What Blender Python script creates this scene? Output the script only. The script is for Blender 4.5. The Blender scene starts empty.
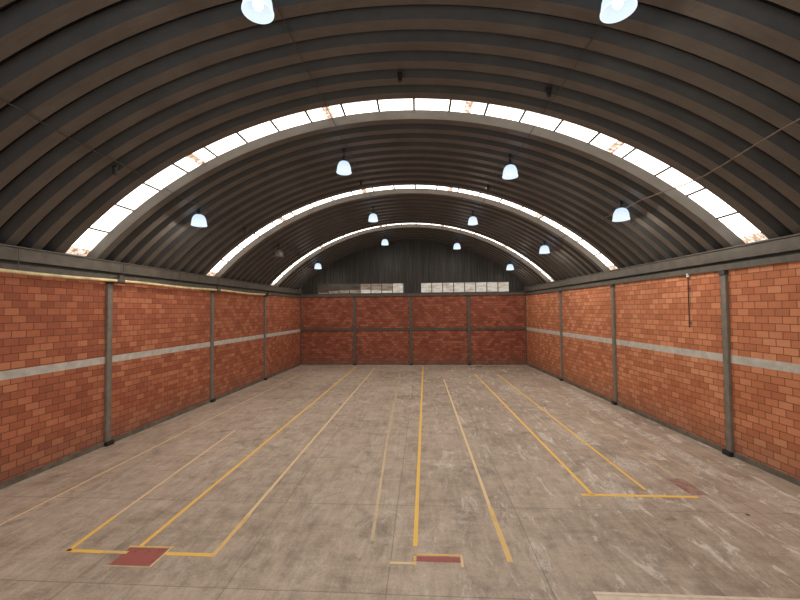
import bpy, bmesh, math, random
from mathutils import Vector, Matrix
random.seed(7)
S = bpy.context.scene
COL = S.collection
ZB = 30.277            # inner face of the far wall
Y0 = -2.5              # open end of the hall behind the photographer
HW = 5.56              # top of the brickwork
SPR = 6.2              # springing height of the vault
def XL(Y): return -9.229 - .0274 * (ZB - Y)
def XR(Y): return 9.229 + .0493 * (ZB - Y)

# ------------------------------------------------------------------ helpers
class MB:
    def __init__(s):
        s.v = []; s.f = []; s.m = []; s.uv = []
    def face(s, pts, m=0, uv=None):
        i = len(s.v); s.v += [tuple(p) for p in pts]
        s.f.append(tuple(range(i, i + len(pts)))); s.m.append(m)
        s.uv.append(uv or [(0, 0)] * len(pts))
    def hexa(s, b, t, m=0):
        """b, t: four bottom and four top points, counter-clockwise from above"""
        s.face(b[::-1], m); s.face(t, m)
        for k in range(4):
            n = (k + 1) % 4
            s.face([b[k], b[n], t[n], t[k]], m)
    def box(s, x0, x1, y0, y1, z0, z1, m=0):
        b = [(x0, y0, z0), (x1, y0, z0), (x1, y1, z0), (x0, y1, z0)]
        t = [(x, y, z1) for x, y, _ in b]
        s.hexa(b, t, m)
    def ring_loft(s, rings, m=0, close=True, cap=False):
        n = len(rings[0])
        for a, b in zip(rings[:-1], rings[1:]):
            for k in range(n if close else n - 1):
                j = (k + 1) % n
                s.face([a[k], a[j], b[j], b[k]], m)
        if cap:
            s.face(rings[0][::-1], m); s.face(rings[-1], m)
    def lathe(s, prof, c=(0, 0, 0), n=24, m=0, cap=False):
        rings = [[(c[0] + r * math.cos(2 * math.pi * k / n), c[1] + r * math.sin(2 * math.pi * k / n), c[2] + z) for k in range(n)] for r, z in prof]
        s.ring_loft(rings, m, True, cap)
    def tube(s, pts, r, n=8, m=0, cap=True):
        pts = [Vector(p) for p in pts]; rings = []
        for i, p in enumerate(pts):
            d = (pts[min(i + 1, len(pts) - 1)] - pts[max(i - 1, 0)]).normalized()
            u = d.cross(Vector((0, 0, 1)))
            if u.length < .05: u = d.cross(Vector((1, 0, 0)))
            u.normalize(); w = u.cross(d)
            rings.append([tuple(p + (u * math.cos(2 * math.pi * k / n) + w * math.sin(2 * math.pi * k / n)) * r) for k in range(n)])
        s.ring_loft(rings, m, True, cap)
    def build(s, name, mats, parent=None, smooth=False, weld=True, loc=None):
        me = bpy.data.meshes.new(name); me.from_pydata(s.v, [], s.f)
        uvl = me.uv_layers.new(name='UVMap'); i = 0
        for uv in s.uv:
            for c in uv: uvl.data[i].uv = c; i += 1
        for k, p in enumerate(me.polygons):
            p.material_index = s.m[k]; p.use_smooth = smooth
        if not isinstance(mats, (list, tuple)): mats = [mats]
        for m in mats: me.materials.append(m)
        if weld:
            bm = bmesh.new(); bm.from_mesh(me)
            bmesh.ops.remove_doubles(bm, verts=bm.verts, dist=1e-5)
            bmesh.ops.recalc_face_normals(bm, faces=bm.faces)
            bm.to_mesh(me); bm.free()
        o = bpy.data.objects.new(name, me); COL.objects.link(o)
        if parent: o.parent = parent
        if loc: o.location = loc
        return o
def empty(name, loc, label, cat, group=None):
    o = bpy.data.objects.new(name, None); COL.objects.link(o); o.location = loc
    o.empty_display_size = .2
    return tag(o, label, cat, group)
def tag(o, label=None, cat=None, group=None, kind=None):
    if label: o['label'] = label
    if cat: o['category'] = cat
    if group: o['group'] = group
    if kind: o['kind'] = kind
    return o
def struct(o, label, cat):
    return tag(o, label, cat, None, 'structure')

# ---------------------------------------------------------------- materials
class NT:
    def __init__(s, name):
        s.mat = bpy.data.materials.new(name); s.mat.use_nodes = True
        s.t = s.mat.node_tree; s.t.nodes.clear()
        s.out = s.n('ShaderNodeOutputMaterial')
    def n(s, typ, **kw):
        nd = s.t.nodes.new(typ)
        for k, v in kw.items():
            if k in ('operation', 'blend_type', 'data_type', 'noise_dimensions', 'offset', 'offset_frequency', 'squash', 'bands_direction', 'wave_type', 'use_clamp', 'feature', 'clamp'):
                setattr(nd, k, v)
            else:
                nd.inputs[k].default_value = v
        return nd
    def l(s, a, b): s.t.links.new(a, b)
    def math(s, op, a, b=None, clamp=False):
        nd = s.n('ShaderNodeMath', operation=op); nd.use_clamp = clamp
        for i, x in enumerate((a, b)):
            if x is None: continue
            if isinstance(x, (int, float)): nd.inputs[i].default_value = x
            else: s.l(x, nd.inputs[i])
        return nd.outputs[0]
    def noise(s, vec, scale, detail=4, rough=.55, dist=0):
        nd = s.n('ShaderNodeTexNoise', Scale=scale, Detail=detail, Roughness=rough, Distortion=dist)
        s.l(vec, nd.inputs['Vector']); return nd.outputs[0]
    def ramp(s, fac, stops, interp='LINEAR'):
        nd = s.n('ShaderNodeValToRGB'); cr = nd.color_ramp; cr.interpolation = interp
        while len(cr.elements) < len(stops): cr.elements.new(.5)
        for e, (p, c) in zip(cr.elements, stops):
            e.position = p; e.color = (c, c, c, 1) if isinstance(c, (int, float)) else (*c, 1)
        s.l(fac, nd.inputs[0]); return nd.outputs[0]
    def mix(s, fac, a, b, mode='MIX'):
        nd = s.n('ShaderNodeMixRGB', blend_type=mode)
        for i, x in enumerate((fac, a, b)):
            if isinstance(x, (int, float)): nd.inputs[i].default_value = x if i == 0 else (x, x, x, 1)
            elif isinstance(x, tuple): nd.inputs[i].default_value = (*x, 1)
            else: s.l(x, nd.inputs[i])
        return nd.outputs[0]
    def mapping(s, vec, scale=(1, 1, 1), loc=(0, 0, 0), rot=(0, 0, 0)):
        nd = s.n('ShaderNodeMapping'); nd.inputs['Scale'].default_value = scale
        nd.inputs['Location'].default_value = loc; nd.inputs['Rotation'].default_value = rot
        s.l(vec, nd.inputs['Vector']); return nd.outputs[0]
    def pos(s): return s.n('ShaderNodeNewGeometry').outputs['Position']
    def uv(s): return s.n('ShaderNodeTexCoord').outputs['UV']
    def bump(s, h, strength=.3, dist=.01):
        nd = s.n('ShaderNodeBump', Strength=strength, Distance=dist); s.l(h, nd.inputs['Height']); return nd.outputs[0]
    def bsdf(s, col, rough=.6, metal=0., normal=None, **kw):
        b = s.n('ShaderNodeBsdfPrincipled')
        for k, x in (('Base Color', col), ('Roughness', rough), ('Metallic', metal)):
            if isinstance(x, tuple): b.inputs[k].default_value = (*x, 1)
            elif isinstance(x, (int, float)): b.inputs[k].default_value = x
            else: s.l(x, b.inputs[k])
        if normal is not None: s.l(normal, b.inputs['Normal'])
        for k, v in kw.items(): b.inputs[k].default_value = v
        return b.outputs[0]
    def done(s, sh): s.l(sh, s.out.inputs['Surface']); return s.mat

def paint(name, col, rough=.55, metal=0., var=.25, scale=6):
    t = NT(name); p = t.pos()
    n = t.noise(p, scale, 5)
    c = t.mix(t.ramp(n, [(.3, 0.), (.7, 1.)]), tuple(x * (1 - var) for x in col), tuple(min(1, x * (1 + var)) for x in col))
    return t.done(t.bsdf(c, rough, metal, t.bump(n, .1, .01)))

def brick_mat(name, dark, mid, light, mortar, gain=1., row=.2, wid=.36, zoff=0.):
    t = NT(name); uv = t.uv()
    wob = t.n('ShaderNodeTexNoise', Scale=1.3, Detail=2.)
    t.l(uv, wob.inputs['Vector'])
    add = t.n('ShaderNodeVectorMath', operation='MULTIPLY_ADD'); t.l(wob.outputs['Color'], add.inputs[0])
    add.inputs[1].default_value = (.02, .02, 0); t.l(uv, add.inputs[2])
    vec = t.mapping(add.outputs[0], loc=(0, zoff, 0))
    br = t.n('ShaderNodeTexBrick', offset=.5, offset_frequency=2, Scale=1., **{'Mortar Size': .011, 'Mortar Smooth': .25, 'Bias': 0., 'Brick Width': wid, 'Row Height': row})
    br.inputs['Color1'].default_value = (0, 0, 0, 1); br.inputs['Color2'].default_value = (1, 1, 1, 1); br.inputs['Mortar'].default_value = (.5, .5, .5, 1)
    t.l(vec, br.inputs['Vector'])
    big = t.noise(uv, .55, 4, .6)
    fine = t.noise(uv, 34, 4, .65)
    mid_n = t.noise(uv, 5, 4, .6)
    k = t.math('ADD', t.math('MULTIPLY', br.outputs['Color'], .55), t.math('MULTIPLY', t.math('SUBTRACT', big, .30), .55))
    k = t.math('ADD', k, t.math('MULTIPLY', t.math('SUBTRACT', mid_n, .5), .25))
    c = t.ramp(k, [(.02, dark), (.40, mid), (.78, light), (1., tuple(min(1, x * 1.22) for x in light))])
    c = t.mix(t.ramp(fine, [(.35, .0), (.75, .45)]), c, tuple(x * .8 for x in mid))
    # efflorescence and grime
    c = t.mix(t.ramp(t.noise(uv, 1.6, 6, .7), [(.62, 0.), (.8, .28)]), c, (.55, .36, .26))
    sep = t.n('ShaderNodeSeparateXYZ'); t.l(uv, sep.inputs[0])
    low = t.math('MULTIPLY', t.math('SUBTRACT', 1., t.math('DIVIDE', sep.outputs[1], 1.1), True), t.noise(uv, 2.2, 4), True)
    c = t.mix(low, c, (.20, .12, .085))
    c = t.mix(br.outputs['Fac'], c, mortar)
    h = t.math('SUBTRACT', t.math('MULTIPLY', fine, .25), br.outputs['Fac'])
    return t.done(t.bsdf(c, .85, 0, t.bump(h, .7, .008)))

M = {}
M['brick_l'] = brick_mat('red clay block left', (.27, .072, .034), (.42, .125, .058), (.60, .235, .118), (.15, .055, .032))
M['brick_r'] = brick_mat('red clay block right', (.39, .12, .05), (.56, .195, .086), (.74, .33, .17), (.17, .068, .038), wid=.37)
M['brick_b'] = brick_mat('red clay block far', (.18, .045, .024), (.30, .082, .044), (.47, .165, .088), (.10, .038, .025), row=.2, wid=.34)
M['steel'] = paint('dark grey painted steel', (.095, .082, .064), .6, .0, .25, 5)
M['steel_col'] = paint('brown grey column paint', (.20, .175, .142), .6, .0, .2, 5)
M['gutter'] = paint('galvanised dull gutter steel', (.10, .084, .066), .55, .2, .25, 3)
M['gutter_dark'] = paint('dark recess steel', (.05, .055, .05), .6, .2, .2, 3)
M['band'] = paint('grey cement band', (.52, .485, .43), .9, 0, .18, 4)
M['curb'] = paint('dark cement curb', (.15, .125, .10), .9, 0, .35, 3)
M['black'] = paint('black plastic', (.015, .014, .013), .5)
M['wire'] = paint('grey brown cable sheath', (.06, .05, .04), .7)
M['lightwire'] = paint('pale cable sheath', (.17, .13, .10), .7)
M['whitecap'] = paint('white plastic', (.8, .8, .78), .4)
M['pipe'] = paint('cream painted pipe', (.80, .62, .34), .5, 0, .35, 2.5)
M['board'] = paint('pale cream board', (.74, .62, .50), .7, 0, .1, 9)

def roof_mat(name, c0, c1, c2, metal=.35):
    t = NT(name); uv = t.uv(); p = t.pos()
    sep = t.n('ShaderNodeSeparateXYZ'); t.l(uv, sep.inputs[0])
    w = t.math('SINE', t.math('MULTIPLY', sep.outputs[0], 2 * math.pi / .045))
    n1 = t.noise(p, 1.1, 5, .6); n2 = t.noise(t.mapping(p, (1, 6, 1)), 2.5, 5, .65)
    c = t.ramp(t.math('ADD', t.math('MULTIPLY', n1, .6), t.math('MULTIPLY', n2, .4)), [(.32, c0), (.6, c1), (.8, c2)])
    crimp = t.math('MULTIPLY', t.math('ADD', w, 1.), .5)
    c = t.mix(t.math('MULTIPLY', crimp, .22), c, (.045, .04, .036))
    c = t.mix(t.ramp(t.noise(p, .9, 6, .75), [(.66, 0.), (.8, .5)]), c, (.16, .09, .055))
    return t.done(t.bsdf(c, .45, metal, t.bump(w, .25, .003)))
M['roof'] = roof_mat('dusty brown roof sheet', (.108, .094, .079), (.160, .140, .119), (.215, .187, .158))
M['roof_web'] = roof_mat('bare blue grey roof sheet', (.037, .039, .039), (.060, .061, .059), (.095, .094, .089))  # shade on the slopes facing the camera, put into the sheet colour
M['roof_pale'] = roof_mat('pale painted roof sheet', (.23, .215, .19), (.30, .28, .25), (.36, .335, .30), .1)  # skylight glow on the slope beside each strip, put into the colour
M['seam'] = paint('dark roof seam', (.035, .032, .03), .6, .3)
def gable_mat():
    t = NT('dark ribbed gable sheet'); p = t.pos()
    n = t.noise(t.mapping(p, (7, 1, .25)), 1.6, 5, .6)
    c = t.ramp(n, [(.3, (.012, .010, .008)), (.5, (.032, .028, .023)), (.75, (.085, .075, .062))])
    return t.done(t.bsdf(c, .55, .2))
M['gable'] = gable_mat()

def sky_mat():
    t = NT('translucent daylit sheet'); uv = t.uv()
    sep = t.n('ShaderNodeSeparateXYZ'); t.l(uv, sep.inputs[0])
    rib = t.math('SINE', t.math('MULTIPLY', sep.outputs[1], 2 * math.pi / .115))
    ribm = t.ramp(rib, [(.0, 1.), (.70, 1.), (.90, .13)])
    n = t.noise(t.mapping(uv, (1, .6, 1)), 2.2, 5, .6)
    c = t.ramp(n, [(.25, (1., .90, .78)), (.6, (1., .95, .88)), (.8, (1., .98, .95))])
    # dark rib lines multiplied into the sheet colour
    c = t.mix(1., c, ribm, 'MULTIPLY')
    e = t.n('ShaderNodeEmission'); t.l(c, e.inputs['Color']); e.inputs['Strength'].default_value = SKY
    return t.done(e.outputs[0])
SKY = 4.0
M['sky'] = sky_mat()
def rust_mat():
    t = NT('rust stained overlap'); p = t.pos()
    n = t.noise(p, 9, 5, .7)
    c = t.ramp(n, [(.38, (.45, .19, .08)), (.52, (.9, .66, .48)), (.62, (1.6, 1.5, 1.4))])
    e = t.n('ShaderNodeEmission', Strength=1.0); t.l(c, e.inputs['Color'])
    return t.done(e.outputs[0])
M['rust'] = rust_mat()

def pane_mat(name, a, b, strength, streak=1.):
    t = NT(name); p = t.pos()
    n = t.noise(t.mapping(p, (1.2, 1, 5)), 1.5, 5, .65)
    c = t.ramp(n, [(.35, a), (.62, b)])
    e = t.n('ShaderNodeEmission', Strength=strength); t.l(c, e.inputs['Color'])
    g = t.n('ShaderNodeBsdfGlossy', Roughness=.3); g.inputs['Color'].default_value = (.3, .3, .3, 1)
    m = t.n('ShaderNodeMixShader', Fac=.15); t.l(e.outputs[0], m.inputs[1]); t.l(g.outputs[0], m.inputs[2])
    return t.done(m.outputs[0])
M['pane_clear'] = pane_mat('dusty daylit pane', (.42, .30, .20), (.70, .66, .58), .85)
M['pane_tan'] = pane_mat('tan stained pane', (.16, .10, .065), (.36, .27, .2), .75)
M['pane_dark'] = pane_mat('dark shaded pane', (.025, .016, .012), (.075, .045, .032), .8)  # upper parts of the four leftmost gable panes

def floor_mat():
    t = NT('worn cast concrete floor'); p = t.pos()
    warp = t.n('ShaderNodeTexNoise', Scale=.8, Detail=2.); t.l(p, warp.inputs['Vector'])
    wa = t.n('ShaderNodeVectorMath', operation='MULTIPLY_ADD'); t.l(warp.outputs['Color'], wa.inputs[0])
    wa.inputs[1].default_value = (.03, .03, 0); t.l(p, wa.inputs[2])
    slab = t.n('ShaderNodeTexBrick', offset=0., Scale=1., **{'Mortar Size': .012, 'Mortar Smooth': .3, 'Bias': 0., 'Brick Width': 2.6, 'Row Height': 2.65})
    slab.inputs['Color1'].default_value = (0, 0, 0, 1); slab.inputs['Color2'].default_value = (1, 1, 1, 1)
    t.l(t.mapping(wa.outputs[0], loc=(2.26 + 26.0 - 1.3 * 0, -5.9 + 26.5, 0)), slab.inputs['Vector'])
    big = t.noise(p, .22, 4, .6)
    med = t.noise(p, 1.9, 8, .72, .5)
    strk = t.noise(t.mapping(p, (2.6, .45, 1), rot=(0, 0, .25)), 2.2, 9, .76, .5)
    strk2 = t.noise(t.mapping(p, (.5, 2.4, 1), rot=(0, 0, -.3)), 2.6, 9, .78, .5)
    fine = t.noise(p, 22, 5, .7)
    k = t.math('ADD', t.math('MULTIPLY', med, .45), t.math('MULTIPLY', strk, .35))
    k = t.math('ADD', k, t.math('MULTIPLY', strk2, .2))
    k = t.math('ADD', k, t.math('MULTIPLY', t.math('SUBTRACT', big, .5), .3))
    k = t.math('ADD', k, t.math('MULTIPLY', t.math('SUBTRACT', slab.outputs['Color'], .5), .035))
    k = t.math('ADD', k, t.math('MULTIPLY', t.math('SUBTRACT', fine, .5), .22))
    c = t.ramp(k, [(.28, (.20, .155, .125)), (.42, (.365, .28, .215)), (.50, (.485, .383, .30)), (.58, (.585, .47, .375)), (.70, (.72, .60, .49))])
    sep = t.n('ShaderNodeSeparateXYZ'); t.l(p, sep.inputs[0])
    # the right half is greyer and darker than the left
    right = t.math('MULTIPLY', t.math('ADD', t.math('MULTIPLY', sep.outputs[0], .11), .25, True), .55)
    c = t.mix(right, c, t.mix(1., c, (.80, .82, .84), 'MULTIPLY'))
    # pale scuffs
    sc = t.noise(t.mapping(p, (1.9, .7, 1), rot=(0, 0, .5)), 1.15, 9, .78, .8)
    scm = t.math('MULTIPLY', t.ramp(sc, [(.545, 0.), (.61, .85)]), t.math('ADD', .25, t.math('MULTIPLY', right, 1.5)))
    c = t.mix(scm, c, (.74, .67, .59))
    # dark worn stains
    dk = t.noise(p, .75, 8, .72, 1.2)
    c = t.mix(t.ramp(dk, [(.30, .55), (.43, 0.)]), c, (.10, .085, .07))
    c = t.mix(t.math('MULTIPLY', slab.outputs['Fac'], .42), c, (.12, .10, .08))
    # fine pits
    pit = t.noise(p, 55, 2, .5)
    c = t.mix(t.ramp(pit, [(.30, .25), (.36, 0.)]), c, (.12, .10, .085))
    h = t.math('SUBTRACT', t.math('ADD', fine, t.math('MULTIPLY', med, .5)), slab.outputs['Fac'])
    rough = t.ramp(med, [(.3, .5), (.7, .75)])
    return t.done(t.bsdf(c, rough, 0, t.bump(h, .25, .01)))
M['floor'] = floor_mat()

def line_mat(name, col, keep, soft=1., scale=3.):
    """road paint worn through to the concrete; keep = share of paint left"""
    t = NT(name); p = t.pos()
    n = t.noise(p, scale, 8, .75, .5); f = t.noise(p, 26, 3, .6)
    k = t.math('ADD', t.math('MULTIPLY', n, .65), t.math('MULTIPLY', f, .35))
    a = t.ramp(k, [(.5 - (keep - .5) * .42 - .11, soft * .25), (.5 - (keep - .5) * .42 + .11, soft)])
    c = t.mix(t.ramp(f, [(.4, 0.), (.7, .35)]), col, tuple(x * .75 for x in col))
    tr = t.n('ShaderNodeBsdfTransparent')
    m = t.n('ShaderNodeMixShader'); t.l(a, m.inputs[0]); t.l(tr.outputs[0], m.inputs[1]); t.l(t.bsdf(c, .6), m.inputs[2])
    return t.done(m.outputs[0])
M['yellow'] = line_mat('bright yellow floor paint', (1., .62, .13), .98)
M['yellow_w'] = line_mat('worn yellow floor paint', (.95, .64, .24), .80, .9)
M['yellow_f'] = line_mat('faded tan yellow floor paint', (1., .76, .44), .86, .86)
M['yellow_g'] = line_mat('ghost of yellow floor paint', (.98, .78, .50), .76, .6)
M['red'] = line_mat('worn red floor paint', (.46, .125, .105), .80, .9, scale=3)
M['red_w'] = line_mat('mostly worn red floor paint', (.46, .17, .15), .5, .6)
M['scuff'] = line_mat('white plaster smear', (.84, .76, .66), .42, .95, scale=3.4)
M['darkstain'] = line_mat('dark damp mark', (.05, .04, .035), .75, scale=4)

def shade_mat(name, a, b, strength):
    t = NT(name); p = t.n('ShaderNodeTexCoord').outputs['Object']
    sep = t.n('ShaderNodeSeparateXYZ'); t.l(p, sep.inputs[0])
    n = t.noise(p, 14, 3)
    k = t.math('ADD', t.math('MULTIPLY', sep.outputs[2], 1.6), t.math('MULTIPLY', n, .5))
    c = t.ramp(k, [(.1, a), (.75, b)])
    e = t.n('ShaderNodeEmission', Strength=strength); t.l(c, e.inputs['Color'])
    return t.done(e.outputs[0])
M['shade'] = shade_mat('pale blue glowing acrylic', (.74, .86, 1.), (.50, .64, .86), 1.0)
M['shade_off'] = paint('dusty unlit acrylic', (.17, .14, .125), .3)
t = NT('bright rim'); e = t.n('ShaderNodeEmission', Color=(.80, .88, 1., 1), Strength=1.1); M['rim'] = t.done(e.outputs[0])
t = NT('white hot bulb'); e = t.n('ShaderNodeEmission', Color=(1., .98, .94, 1), Strength=14.); M['bulb'] = t.done(e.outputs[0])
M['bulb_off'] = paint('unlit bulb glass', (.30, .27, .25), .2)
M['ballast'] = paint('dark lamp housing', (.03, .028, .026), .5, .3)

# ------------------------------------------------------------------ setting
# floor
b = MB()
b.face([(XL(Y0), Y0, 0), (XR(Y0), Y0, 0), (XR(ZB), ZB, 0), (XL(ZB), ZB, 0)])
b.face([(XL(Y0), Y0, -.2), (XL(ZB), ZB, -.2), (XR(ZB), ZB, -.2), (XR(Y0), Y0, -.2)])
floor = struct(b.build('floor', M['floor'], weld=False), 'worn grey concrete hall floor with slab joints', 'floor')

def side_wall(name, X, sg, mat, label):
    b = MB(); y1 = ZB + .25
    A = (X(Y0), Y0); B = (X(y1), y1)
    b.face([(*A, 0), (*B, 0), (*B, HW), (*A, HW)], 0, [(Y0 + 10, 0), (y1 + 10, 0), (y1 + 10, HW), (Y0 + 10, HW)])
    o = sg * .22
    b.face([(A[0] + o, A[1], 0), (B[0] + o, B[1], 0), (B[0] + o, B[1], HW), (A[0] + o, A[1], HW)], 0, [(0, 0), (30, 0), (30, HW), (0, HW)])
    b.face([(*A, HW), (*B, HW), (B[0] + o, B[1], HW), (A[0] + o, A[1], HW)])
    b.face([(*A, 0), (A[0] + o, A[1], 0), (A[0] + o, A[1], HW), (*A, HW)])
    return struct(b.build(name, mat, weld=False), label, 'wall')
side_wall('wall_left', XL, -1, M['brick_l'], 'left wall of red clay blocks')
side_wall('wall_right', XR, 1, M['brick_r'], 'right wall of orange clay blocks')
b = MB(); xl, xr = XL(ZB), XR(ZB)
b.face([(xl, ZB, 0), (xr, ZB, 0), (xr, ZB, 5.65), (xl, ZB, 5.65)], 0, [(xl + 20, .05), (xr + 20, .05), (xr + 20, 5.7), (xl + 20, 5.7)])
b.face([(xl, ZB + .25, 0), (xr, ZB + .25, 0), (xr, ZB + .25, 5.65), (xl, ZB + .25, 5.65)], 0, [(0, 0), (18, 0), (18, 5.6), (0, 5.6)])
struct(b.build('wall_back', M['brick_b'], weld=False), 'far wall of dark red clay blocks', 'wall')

def along(X, sg, d0, d1, z0, z1, ya, yb, b=None, m=0):
    """bar following a side wall, d = distance into the hall from the wall face"""
    b = b or MB()
    bt = [(X(ya) - sg * d0, ya), (X(ya) - sg * d1, ya), (X(yb) - sg * d1, yb), (X(yb) - sg * d0, yb)]
    if sg > 0: bt = [bt[1], bt[0], bt[3], bt[2]]
    b.hexa([(x, y, z0) for x, y in bt], [(x, y, z1) for x, y in bt], m)
    return b
yb = ZB - .005
# cement bands
struct(along(XL, -1, 0, .012, 2.74, 2.97, Y0, yb).build('trim_1', M['band']), 'grey cement band along the left wall', 'wall band')
struct(along(XR, 1, 0, .012, 2.77, 3.01, Y0, yb).build('trim_2', M['band']), 'grey cement band along the right wall', 'wall band')
# curbs
struct(along(XL, -1, 0, .06, 0, .14, Y0, yb).build('baseboard_left', M['curb']), 'low dark cement curb at the foot of the left wall', 'curb')
struct(along(XR, 1, 0, .06, 0, .14, Y0, yb).build('baseboard_right', M['curb']), 'low dark cement curb at the foot of the right wall', 'curb')
b = MB(); b.box(xl + .06, xr - .06, ZB - .05, ZB, 0, .1)
struct(b.build('baseboard_back', M['curb']), 'low dark curb at the foot of the far wall', 'curb')
# eave beams: tall gutter face over a recessed lower beam
for X, sg, nm, side in ((XL, -1, 'trim_3', 'left'), (XR, 1, 'trim_4', 'right')):
    b = MB()
    along(X, sg, -.3, .16, 5.83, 6.2, Y0, yb, b)
    along(X, sg, -.3, .20, 6.17, 6.205, Y0, yb, b)
    struct(b.build(nm, M['gutter']), 'dull grey gutter beam under the vault along the %s wall' % side, 'eave beam')
for X, sg, nm, side in ((XL, -1, 'trim_5', 'left'), (XR, 1, 'trim_6', 'right')):
    b = MB()
    along(X, sg, -.25, .03, 5.74, 5.83, Y0, yb, b, 1)
    along(X, sg, -.25, .09, 5.56, 5.74, Y0, yb, b, 0)
    struct(b.build(nm, [M['steel'], M['gutter_dark']]), 'dark steel lower beam on top of the %s wall' % side, 'eave beam')
b = MB(); b.box(xl, xr, ZB - .14, ZB + .1, 5.63, 5.84); b.box(xl, xr, ZB - .18, ZB - .14, 5.80, 5.84)
struct(b.build('trim_7', M['steel']), 'dark steel beam across the top of the far brick wall', 'beam')

# vault geometry ----------------------------------------------------------
def arch(Y):
    a = (XR(Y) - XL(Y)) / 2; c = (XR(Y) + XL(Y)) / 2; ri = .428 * a
    R = (a * a + ri * ri) / (2 * ri)
    return a, c, R, SPR + ri - R
def roof_pt(Y, s, off=0.):
    """s in -1..1 across the arch; off = outward offset"""
    a, c, R, zc = arch(Y); th = s * math.asin(a / R)
    return (c + (R + off) * math.sin(th), Y, zc + (R + off) * math.cos(th))
def roof_z(X, Y):
    a, c, R, zc = arch(Y); return zc + math.sqrt(R * R - (X - c) ** 2)
ARC = 22.3
NS = 72
D = .19
prof = []           # (Y, off, seam?)
def units(ya, yb, n):
    p = (yb - ya) / n
    for k in range(n):
        y = ya + k * p
        prof.append([(y + .0, D), (y + .17 * p / .61, 0.), (y + .44 * p / .61, 0.), (y + p - .015, D), (y + p - .012, D - .06), (y + p + 0.0, D - .06)])
SK = [(3.28, 4.2), (10.56, 11.30), (17.52, 18.32), (24.65, 25.45)]  # first strip is out of view, added at the same spacing for floor light
runs = [(3.28 - 9 * .613, 3.28, 9), (4.2, 10.56, 10), (11.30, 17.52, 10), (18.32, 24.65, 10), (25.45, ZB, 8)]
b = MB()
ss = [-1.012 + 2.024 * k / NS for k in range(NS + 1)]
for ya, ye, n in runs:
    prof = []; units(ya, ye, n)
    pts = [q for u in prof for q in u]
    for (y1, o1), (y2, o2) in zip(pts[:-1], pts[1:]):
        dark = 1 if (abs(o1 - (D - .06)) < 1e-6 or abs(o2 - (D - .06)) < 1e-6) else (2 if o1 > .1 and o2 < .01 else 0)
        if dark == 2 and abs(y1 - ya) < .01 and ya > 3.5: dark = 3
        for s1, s2 in zip(ss[:-1], ss[1:]):
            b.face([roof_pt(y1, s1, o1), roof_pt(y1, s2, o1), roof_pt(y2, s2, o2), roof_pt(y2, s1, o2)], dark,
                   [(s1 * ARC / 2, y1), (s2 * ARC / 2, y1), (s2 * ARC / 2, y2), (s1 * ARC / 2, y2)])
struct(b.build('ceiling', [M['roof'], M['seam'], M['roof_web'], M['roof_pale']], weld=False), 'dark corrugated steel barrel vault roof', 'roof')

# skylight strips ---------------------------------------------------------
def arc_of(X, Y):
    a, c, R, zc = arch(Y); return math.asin((X - c) / R) / math.asin(a / R)
for i, (ya, ye) in enumerate(SK):
    g = MB(); j = MB(); r_ = MB()
    off = D
    npan = 21
    rust_s = [arc_of(x, ya) for x in (-5.95, -1.85, 2.35, 6.5)] + [-.993, .993]
    cuts = sorted(set([-1.005 + 2.01 * k / (npan * 4) for k in range(npan * 4 + 1)]))
    for s1, s2 in zip(cuts[:-1], cuts[1:]):
        g.face([roof_pt(ya - .02, s1, off), roof_pt(ya - .02, s2, off), roof_pt(ye + .02, s2, off), roof_pt(ye + .02, s1, off)], 0,
               [(s1 * ARC / 2, ya), (s2 * ARC / 2, ya), (s2 * ARC / 2, ye), (s1 * ARC / 2, ye)])
    o = struct(g.build('window_%d' % ((6, 1, 2, 3)[i]), M['sky'], weld=False),
               ['white skylight strip overhead behind the two near lamps', 'nearest and widest white skylight strip arching across the vault', 'middle white skylight strip arching across the vault', 'farthest white skylight strip arching across the vault'][i], 'skylight')
    w = .032 / (ARC / 2)
    for k in range(1, npan):
        s = -1.005 + 2.01 * k / npan
        j.face([roof_pt(ya, s - w, off - .02), roof_pt(ya, s + w, off - .02), roof_pt(ye, s + w, off - .02), roof_pt(ye, s - w, off - .02)])
    # thin edge flashing on both long sides
    for s1, s2 in zip(ss[:-1], ss[1:]):
        for yy, dy in ((ya, .025), (ye - .025, .025)):
            j.face([roof_pt(yy, s1, off - .022), roof_pt(yy, s2, off - .022), roof_pt(yy + dy, s2, off - .022), roof_pt(yy + dy, s1, off - .022)])
    j.build('window_frame', M['gutter'], o, weld=False)
    for s in rust_s:
        r_ = MB(); ww = (.11 if abs(s) < .9 else .13) / (ARC / 2)
        r_.face([roof_pt(ya, s - ww, off - .01), roof_pt(ya, s + ww, off - .01), roof_pt(ye, s + ww, off - .01), roof_pt(ye, s - ww, off - .01)])
        tag(r_.build('rust_patch', M['rust'], o, weld=False), 'rust stained overlap')

# gable sheet with ribs, window openings left out ---------------------------
WIN = [(-7.74, -.62), (.82, 7.93)]
WZ0, WZ1 = 5.86, 6.68
b = MB(); step = .055
x = xl + .02; k = 0
def gz(x): return roof_z(max(min(x, xr - .03), xl + .03), ZB) + .10
seq = [0, 0, .045, .045]
wd = [.13, .03, .05, .03]
xs = [(x, 0.)]
while x < xr - .25:
    for dx, oo in ((.14, 0.), (.03, .045), (.05, .045), (.03, 0.)):
        x += dx; xs.append((x, oo))
xs.append((xr - .02, 0.))
Yg = ZB + .06
for (x1, o1), (x2, o2) in zip(xs[:-1], xs[1:]):
    inwin = any(w0 - .02 < (x1 + x2) / 2 < w1 + .02 for w0, w1 in WIN)
    z0 = WZ1 if inwin else 5.70
    if min(gz(x1), gz(x2)) > z0:
        b.face([(x1, Yg - o1, z0), (x2, Yg - o2, z0), (x2, Yg - o2, gz(x2)), (x1, Yg - o1, gz(x1))])
# girts behind the sheet show as faint horizontal lines
struct(b.build('wall_gable', M['gable'], weld=False), 'dark ribbed metal gable filling the arch above the far wall', 'gable')

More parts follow.
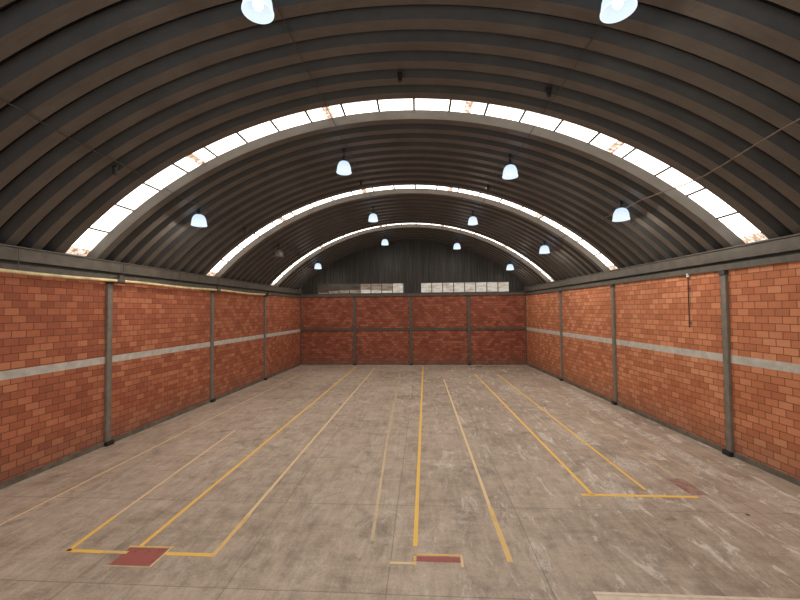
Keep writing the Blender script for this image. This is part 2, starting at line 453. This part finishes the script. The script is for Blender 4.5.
for wi, (w0, w1) in enumerate(WIN):
    f = MB(); n = 8; pw = (w1 - w0) / n; ft = .035
    y0, y1 = ZB - .02, ZB + .03
    f.box(w0 - .04, w1 + .04, y0, y1, WZ0 - .03, WZ0 + .03); f.box(w0 - .04, w1 + .04, y0, y1, WZ1 - .03, WZ1 + .04)
    for k in range(n + 1):
        f.box(w0 + k * pw - ft, w0 + k * pw + ft, y0, y1, WZ0, WZ1)
    fr = struct(f.build('window_%d' % (4 + wi), M['gutter_dark']), ['long strip window left of centre in the gable, darker at its left end', 'long strip window right of centre in the gable, all panes pale'][wi], 'window')
    p = MB()
    for k in range(n):
        a, c_ = w0 + k * pw, w0 + (k + 1) * pw
        if wi == 0 and k < 4:
            zs = WZ0 + [.10, .25, .30, .30][k]
            p.face([(a, y1 - .01, WZ0), (c_, y1 - .01, WZ0), (c_, y1 - .01, zs), (a, y1 - .01, zs)], 1)
            p.face([(a, y1 - .01, zs), (c_, y1 - .01, zs), (c_, y1 - .01, WZ1), (a, y1 - .01, WZ1)], 2)
        elif wi == 0:
            zs = WZ0 + [.3, .25, .2, .8][k - 4]
            p.face([(a, y1 - .01, WZ0), (c_, y1 - .01, WZ0), (c_, y1 - .01, zs), (a, y1 - .01, zs)], 0)
            if zs < WZ1: p.face([(a, y1 - .01, zs), (c_, y1 - .01, zs), (c_, y1 - .01, WZ1), (a, y1 - .01, WZ1)], 1)
        else:
            p.face([(a, y1 - .01, WZ0), (c_, y1 - .01, WZ0), (c_, y1 - .01, WZ1), (a, y1 - .01, WZ1)], 0)
    p.build('window_pane', [M['pane_clear'], M['pane_tan'], M['pane_dark']], fr, weld=False)

# --------------------------------------------------------------- columns
def column(name_loc, dirx, diry, h, label, group, w=.17, d=.08):
    """channel column: web against the wall, two flanges; dirx = unit along wall, diry = unit into hall"""
    o = empty('steel_column', name_loc, label, 'column', group)
    ux, uy = Vector(dirx), Vector(diry); CM = M['steel' if abs(diry[1]) > .5 else 'steel_col']
    def bar(b, a0, a1, n0, n1, z0, z1):
        c = [ux * a0 + uy * n0, ux * a1 + uy * n0, ux * a1 + uy * n1, ux * a0 + uy * n1]
        b.hexa([(q.x, q.y, z0) for q in c], [(q.x, q.y, z1) for q in c])
    b = MB(); bar(b, -w / 2, w / 2, d - .02, d, .0, h); b.build('web', CM, o)
    for s in (-1, 1):
        b = MB(); bar(b, s * w / 2 - .012, s * w / 2 + .012, 0.003, d + .005, .0, h); b.build('flange', CM, o)
    b = MB(); bar(b, -.14, .14, 0.0, .17, 0, .13); b.build('base_block', M['black'] if group != 'far' else M['curb'], o)
    b = MB(); bar(b, -.11, .11, 0.0, .12, h - .14, h); b.build('cap_plate', M['gutter_dark'], o)
    return o
names = ['nearest', 'middle', 'farthest']
for i, Y in enumerate((11.95, 17.85, 23.66)):
    column((XL(Y), Y, 0), (0, 1, 0), (1, 0, 0), 5.56, '%s grey steel column standing against the left brick wall' % names[i], 'side wall columns')
for i, Y in enumerate((11.8, 17.8, 23.58)):
    column((XR(Y), Y, 0), (0, 1, 0), (-1, 0, 0), 5.56, '%s grey steel column standing against the right brick wall' % names[i], 'side wall columns')
lab = ['dark steel column left of centre on the far wall', 'dark steel column at the centre of the far wall', 'dark steel column right of centre on the far wall']
BX = (-4.64, -.02, 4.67)
for i, x in enumerate(BX):
    column((x, ZB, 0), (1, 0, 0), (0, -1, 0), 5.63, lab[i], 'far wall columns', .20, .09)
gl = ['leftmost', 'second from left', 'second from right', 'rightmost']
edges = [xl] + list(BX) + [xr]
for i in range(4):
    a, c_ = edges[i], edges[i + 1]
    b = MB(); a2 = a + (.12 if i else .10); c2 = c_ - (.12 if i < 3 else .10)
    b.box(a2, c2, ZB - .06, ZB - .004, 2.83, 3.01); b.box(a2, c2, ZB - .09, ZB - .06, 2.83, 2.86); b.box(a2, c2, ZB - .09, ZB - .06, 2.98, 3.01)
    tag(b.build('steel_girt', M['steel']), gl[i] + ' horizontal steel girt across the far brick wall', 'girt', 'far wall girts')
for x, s, side in ((xl, 1, 'left'), (xr, -1, 'right')):
    b = MB(); b.box(min(x, x + s * .08), max(x, x + s * .08), ZB - .08, ZB - .004, .14, 5.56)
    tag(b.build('corner_post', M['steel']), 'slim steel post in the far %s corner' % side, 'post', 'corner posts')

# ----------------------------------------------------- pipe on the left wall
o = empty('cream_pipe', (XL(9.), 9., 5.5), 'long cream painted pipe along the top of the left wall', 'pipe')
b = MB(); org = Vector(o.location)
def PL(Y, z=5.5, d=.24): return tuple(Vector((XL(Y) + d, Y, z)) - org)
b.tube([PL(y, 5.53 + .018 * math.sin(y * 1.1)) for y in [Y0 + .5 + k * .6 for k in range(44)] if y < 23.7], .05, 10)
b.build('pipe_run', M['pipe'], o, smooth=True)
for y in (6.0, 12.15, 18.0, 23.7):
    b = MB(); b.tube([PL(y - .14, 5.53), PL(y + .14, 5.53)], .085, 10)
    b.box(PL(y)[0] - .05, PL(y)[0] + .05, y - 9. - .06, y - 9. + .06, .0, .24)
    b.build('joint_fitting', M['gutter'], o)
for y in (9.0, 12.3, 15.2, 18.1, 20.9):
    b = MB(); b.tube([PL(y, 5.53), PL(y, 6.15)], .012, 6); b.build('hanger_rod', M['gutter'], o)
# thin conduit with a white cap on the right wall
o = empty('wall_conduit', (XR(13.2) - .06, 13.2, 3.76), 'short thin black conduit hanging on the right wall beside the nearest column', 'conduit')
b = MB(); b.tube([(0, 0, 0), (0, 0, 1.72)], .018, 8); b.build('conduit_pipe', M['black'], o)
b = MB(); b.tube([(0, 0, 1.72), (0, 0, 1.84)], .045, 10); tag(b.build('conduit_cap', M['whitecap'], o), 'white cap')
for z in (.15, 1.3):
    b = MB(); b.box(-.03, .055, -.03, .03, z, z + .03); b.build('clip', M['gutter'], o)

# ------------------------------------------------------------------- lamps
def lamp_parts(o, stem, lit=True, power=230):
    sh = [(.045, .20), (.10, .195), (.15, .172), (.19, .125), (.22, .06), (.24, -.01), (.252, -.10), (.262, -.20)]
    inn = [(r - .012, z - .008) for r, z in sh[::-1]]
    b = MB(); b.lathe(sh + inn, n=32); s_ = b.build('lamp_shade', M['shade'] if lit else M['shade_off'], o, smooth=True)
    b = MB(); b.lathe([(.25, -.205), (.270, -.205), (.270, -.185), (.25, -.185), (.25, -.205)], n=32); b.build('rim', M['rim'] if lit else M['shade_off'], s_)
    b = MB(); b.lathe([(.0, -.155), (.045, -.145), (.075, -.10), (.085, -.04), (.07, .03), (.04, .10), (.035, .18), (0, .18)], n=20)
    b.build('bulb', M['bulb'] if lit else M['bulb_off'], o, smooth=True)
    b = MB(); b.lathe([(0, .24), (.06, .24), (.06, .19), (0, .19)], n=16); b.lathe([(0, .42), (.035, .42), (.045, .38), (.045, .24), (0, .24)], n=16)
    b.build('ballast', M['ballast'], o)
    b = MB(); b.tube([(0, 0, .42), (0, 0, stem)], .013, 6); b.build('stem', M['black'], o)
    b = MB(); b.box(-.05, .05, -.05, .05, stem - .09, stem + .04); b.build('mounting_box', M['ballast'], o)
    if lit:
        ld = bpy.data.lights.new('bulb_light', 'POINT'); ld.energy = power; ld.color = (1., .93, .83); ld.shadow_soft_size = .12
        lo = bpy.data.objects.new('bulb_light', ld); COL.objects.link(lo); lo.parent = o; lo.location = (0, 0, -.17)
rowname = ['front row', 'second row from the front', 'third row from the front', 'row nearest the gable']
LAMPS = [(0, 6.2, -1.89, 9.90, 'left'), (0, 6.2, 4.23, 9.56, 'right'),
 (1, 13.1, -7.26, 7.84, 'far left'), (1, 13.1, -1.84, 9.64, 'centre left'), (1, 13.1, 4.07, 9.30, 'centre right'), (1, 13.1, 7.8, 7.68, 'far right'),
 (2, 20.2, -7.07, 7.70, 'far left'), (2, 20.2, -1.73, 9.59, 'centre left'), (2, 20.2, 3.72, 9.29, 'centre right'), (2, 20.2, 7.5, 7.64, 'far right'),
 (3, 27.2, -6.84, 7.82, 'far left'), (3, 27.2, -1.79, 9.52, 'centre left'), (3, 27.2, 3.51, 9.12, 'centre right'), (3, 27.2, 7.31, 7.51, 'far right')]
for r_, Y, X, Z, pos in LAMPS:
    lit = not (r_ == 2 and pos == 'far left')
    if r_ == 0: lb = 'large glowing blue-white bell lamp at the top of the view, the %s one' % pos
    elif not lit: lb = 'unlit dusty bell lamp hanging above the left wall between the second and third skylights'
    else: lb = 'glowing blue-white bell lamp hanging %s in the %s' % (pos, rowname[r_])
    o = empty('pendant_lamp', (X, Y, Z), lb, 'lamp', 'bell lamps hanging from the vault')
    lamp_parts(o, roof_z(X, Y) - Z - .02, lit, (230, 230, 230, 120)[r_])

# ------------------------------------------------ cables along the lamp rows
rows = [([(-2.0, 4.5), (-1.98, 7.2), (-1.92, 10.2), (-1.84, 13.1), (-1.75, 16.28), (-1.71, 20.2), (-1.75, 23.3), (-1.79, 27.2)], 'thin dark cable along the vault over the centre left lamps'),
        ([(4.3, 4.5), (4.25, 7.1), (4.11, 10.8), (4.08, 13.1), (3.85, 16.2), (3.72, 20.2), (3.6, 23.3), (3.51, 27.2)], 'thin dark cable along the vault over the centre right lamps'),
        ([(-7.1, 4.), (-7.15, 6.7), (-7.2, 9.3), (-7.26, 13.1), (-7.11, 16.33), (-7.07, 20.2), (-6.95, 23.3), (-6.84, 27.2)], 'thin dark cable along the vault over the far left lamps'),
        ([(7.85, 14.7), (7.62, 17.5), (7.5, 20.2), (7.4, 24.), (7.31, 27.2)], 'thin dark cable along the vault over the far right lamps')]
for pts, lb in rows:
    out = []
    for (xa, ya), (xb, ye) in zip(pts[:-1], pts[1:]):
        for k in range(6):
            f_ = k / 6; x = xa + (xb - xa) * f_; y = ya + (ye - ya) * f_
            out.append((x + .17, y, roof_z(x + .17, y) - .03 - .06 * math.sin(math.pi * f_)))
    b = MB(); b.tube(out, .011, 6)
    tag(b.build('electric_cable', M['wire']), lb, 'cable', 'cables along the vault')
pts = [(7.8, 4.6, 7.88), (7.8, 5.5, 7.86), (7.8, 7.03, 7.83), (7.8, 7.45, 7.81), (7.8, 8.18, 7.74), (7.8, 8.7, 7.68), (7.8, 9.3, 7.63), (7.8, 9.9, 7.64), (7.8, 10.65, 7.71), (7.8, 11.97, 7.82), (7.92, 13.1, 7.86), (7.96, 14.7, 7.92)]
b = MB(); b.tube(pts, .016, 6)
tag(b.build('electric_cable', M['lightwire']), 'pale loose cable sagging across the right side of the nearest skylight', 'cable', 'cables along the vault')
JB = [(-7.2, 9.28, 'above the left wall before the nearest skylight'), (.43, 9.27, 'at the crown of the vault before the nearest skylight'), (4.14, 9.27, 'right of the crown before the nearest skylight'),
      (-1.75, 16.28, 'left of the crown before the middle skylight'), (3.85, 16.19, 'right of the crown before the middle skylight'), (-7.11, 16.33, 'above the left wall before the middle skylight'), (-6.95, 23.3, 'above the left wall before the farthest skylight')]
for x, y, w in JB:
    z = roof_z(x, y); o = empty('junction_box', (x, y, z - .22), 'small black junction box hanging ' + w, 'junction box', 'black junction boxes')
    b = MB(); b.lathe([(0, 0), (.05, 0), (.055, .02), (.055, .2), (.04, .22), (0, .22)], n=12); b.build('box_body', M['black'], o)
    b = MB(); b.box(-.07, .07, -.03, .03, .19, .235); b.build('bracket', M['ballast'], o)

# --------------------------------------------------------------- floor paint
def quad(name, pts, mat, label, z=.004):
    b = MB(); n = 1
    b.face([(x, y, z) for x, y in pts])
    return tag(b.build(name, M[mat], floor, weld=False), label)
def line(x0, y0, x1, y1, w, mat, label, z=.004):
    d = Vector((x1 - x0, y1 - y0, 0)).normalized(); nx, ny = -d.y * w / 2, d.x * w / 2
    return quad('painted_line', [(x0 + nx, y0 + ny), (x0 - nx, y0 - ny), (x1 - nx, y1 - ny), (x1 + nx, y1 + ny)], mat, label, z)
line(-4.45, 6.84, -4.36, 29.3, .085, 'yellow', 'bright yellow line running from the red square to the far wall')
line(.755, 7.08, .93, 29.7, .085, 'yellow', 'bright yellow line down the middle of the floor')
line(-2.91, 6.63, -2.80, 28.7, .08, 'yellow_f', 'faded tan line right of the left red square')
line(-2.91, 6.63, -2.88, 8.0, .085, 'yellow_w', 'near end of the faded line at the bracket corner', .006)
line(-7.98, 7.3, -7.85, 20., .06, 'yellow_f', 'faded line nearest the left wall')
line(-7.85, 20., -7.6, 28., .06, 'yellow_f', 'ghost of a line nearest the left wall')
line(-5.71, 6.64, -5.80, 7.8, .085, 'yellow', 'left end of the bracket around the red square')
line(-5.80, 7.8, -6.12, 13.6, .065, 'yellow_f', 'faded line left of the red square')
line(-5.95, 14.3, -5.9, 28., .055, 'yellow_g', 'ghost line left of the bright left line')
line(-5.75, 6.655, -5.05, 6.65, .09, 'yellow', 'yellow bracket bar left of the red square')
line(-5.05, 6.65, -4.55, 6.65, .08, 'yellow_w', 'worn bar touching the red square')
line(-3.84, 6.655, -2.88, 6.655, .09, 'yellow', 'yellow bracket bar right of the red square')
quad('painted_square', [(-4.62, 6.31), (-3.86, 6.31), (-3.86, 6.80), (-4.62, 6.80)], 'red', 'worn red square at the foot of the left yellow line', .003)
line(-4.66, 6.82, -3.78, 6.83, .05, 'yellow_w', 'worn yellow edge along the far side of the red square', .006)
line(-3.85, 6.30, -3.83, 6.82, .035, 'yellow_f', 'worn yellow edge of the red square', .006)
line(-4.7, 6.29, -3.85, 6.29, .035, 'yellow_g', 'faded near edge of the red square', .006)
line(-.08, 7.2, -.26, 11.6, .07, 'yellow_g', 'faint ghost line left of the middle line')
line(-.28, 11.6, -.75, 27.5, .06, 'yellow_g', 'long faint ghost line left of the middle line')
line(2.43, 6.72, 2.40, 8.5, .10, 'yellow_w', 'worn yellow end of the line right of the middle line')
line(2.40, 8.5, 2.25, 24., .075, 'yellow_f', 'faded line right of the middle line')
line(4.93, 9.2, 4.50, 26., .085, 'yellow', 'bright yellow line of the right bay')
line(6.32, 9.5, 6.02, 26., .075, 'yellow', 'thin yellow line of the right bay nearer the wall')
line(4.66, 9.19, 7.33, 9.19, .10, 'yellow', 'yellow bar closing the right bay')
line(8.25, 10.6, 7.7, 17.5, .05, 'yellow_g', 'faint line near the right wall')
line(7.5, 10.2, 7.45, 25, .05, 'yellow_g', 'faint long line beside the right bay')
quad('painted_square', [(7.22, 9.28), (7.62, 9.28), (7.62, 10.15), (7.22, 10.15)], 'red_w', 'mostly worn red patch at the right end of the yellow bar')
quad('painted_square', [(.78, 6.66), (1.57, 6.66), (1.57, 6.80), (.78, 6.80)], 'red', 'narrow red patch at the foot of the middle line')
line(.74, 6.84, 1.61, 6.85, .05, 'yellow_w', 'worn yellow edge above the narrow red patch', .006)
line(.76, 6.55, .76, 6.85, .05, 'yellow_w', 'short left edge of the narrow red patch', .006)
line(1.58, 6.55, 1.59, 6.85, .045, 'yellow_f', 'short right edge of the narrow red patch', .006)
line(.31, 6.60, .74, 6.60, .06, 'yellow_f', 'short tan tick left of the narrow red patch', .006)
line(.31, 6.50, .31, 6.68, .03, 'yellow_g', 'short stroke of the tan tick', .006)
def blob(cx, cy, rx, ry, mat, label, name='floor_stain'):
    b = MB(); n = 22
    b.face([(cx + rx * math.cos(2 * math.pi * k / n) * random.uniform(.55, 1.1), cy + ry * math.sin(2 * math.pi * k / n) * random.uniform(.55, 1.1), .003) for k in range(n)])
    return tag(b.build(name, M[mat], floor, weld=False), label)
blob(1.52, 10.75, .34, .33, 'scuff', 'white smear beside the middle line')
blob(6.75, 11.0, .45, .55, 'scuff', 'white smear inside the right bay')
blob(5.6, 9.3, .3, .9, 'scuff', 'white smear across the yellow bar')
blob(6.3, 13.0, .5, .7, 'scuff', 'white smear on the thin yellow line')
blob(5.75, 21.5, .5, 1.0, 'scuff', 'white smear at the far end of the right bay')
blob(8.7, 12.3, .35, 3.2, 'scuff', 'long pale smear near the right wall')
blob(8.9, 18.5, .4, 4., 'scuff', 'long pale smear beside the right wall')
blob(9.0, 9.4, .5, 1.0, 'scuff', 'pale smear in the near right corner')
blob(5.3, 29.3, .28, .3, 'darkstain', 'dark round mark near the far wall')
blob(6.6, 29.3, .25, .3, 'darkstain', 'second dark round mark near the far wall')
blob(7.82, 8.46, .045, .05, 'darkstain', 'small dark hole in the floor')
# pale board lying at the foot of the view
o = empty('cream_board', (5.1, 5.3, 0), 'pale cream board lying on the floor at the bottom right edge', 'board')
b = MB(); b.box(-1.56, 1.6, -.8, .74, 0, .02); b.build('board_sheet', M['board'], o)
b = MB(); b.box(-1.57, 1.61, .70, .75, .001, .035); b.build('board_edge', M['board'], o)

# ------------------------------------------------------------------- world
W = bpy.data.worlds.new('World'); S.world = W; W.use_nodes = True
nt = W.node_tree; bg = nt.nodes['Background']
bg.inputs['Color'].default_value = (.80, .90, 1., 1); bg.inputs['Strength'].default_value = .35
# added fill lamp behind the camera, tilted down to brighten the near floor
ld = bpy.data.lights.new('daylight', 'AREA'); ld.shape = 'RECTANGLE'; ld.size = 16; ld.size_y = 6; ld.energy = 350; ld.color = (1., .94, .85)
lo = bpy.data.objects.new('daylight', ld); COL.objects.link(lo); lo.location = (0, Y0 - 1.5, 4.0); lo.rotation_euler = (math.radians(62), 0, 0)

# ------------------------------------------------------------------ camera
f, pit, yaw, roll = 370., .0286, -.0607, -.0093
def rot(u, y, v):
    u, v = u * math.cos(roll) - v * math.sin(roll), u * math.sin(roll) + v * math.cos(roll)
    y, v = y * math.cos(pit) - v * math.sin(pit), y * math.sin(pit) + v * math.cos(pit)
    u, y = u * math.cos(yaw) + y * math.sin(yaw), -u * math.sin(yaw) + y * math.cos(yaw)
    return Vector((u, y, v))
R_, F_, U_ = rot(1, 0, 0), rot(0, 1, 0), rot(0, 0, 1)
cd = bpy.data.cameras.new('Camera'); cam = bpy.data.objects.new('Camera', cd); COL.objects.link(cam)
cd.sensor_fit = 'HORIZONTAL'; cd.sensor_width = 36; cd.lens = 36 * f / 800; cd.clip_end = 200
m3 = Matrix((R_, U_, -F_)).transposed()
cam.matrix_world = Matrix.Translation((.9424, 0, 4.4278)) @ m3.to_4x4()
S.camera = cam
S.view_settings.view_transform = 'Standard'
S.view_settings.look = 'None'
S.view_settings.exposure = 0.2
S.cycles.use_denoising = True
S.cycles.diffuse_bounces = 6; S.cycles.max_bounces = 10
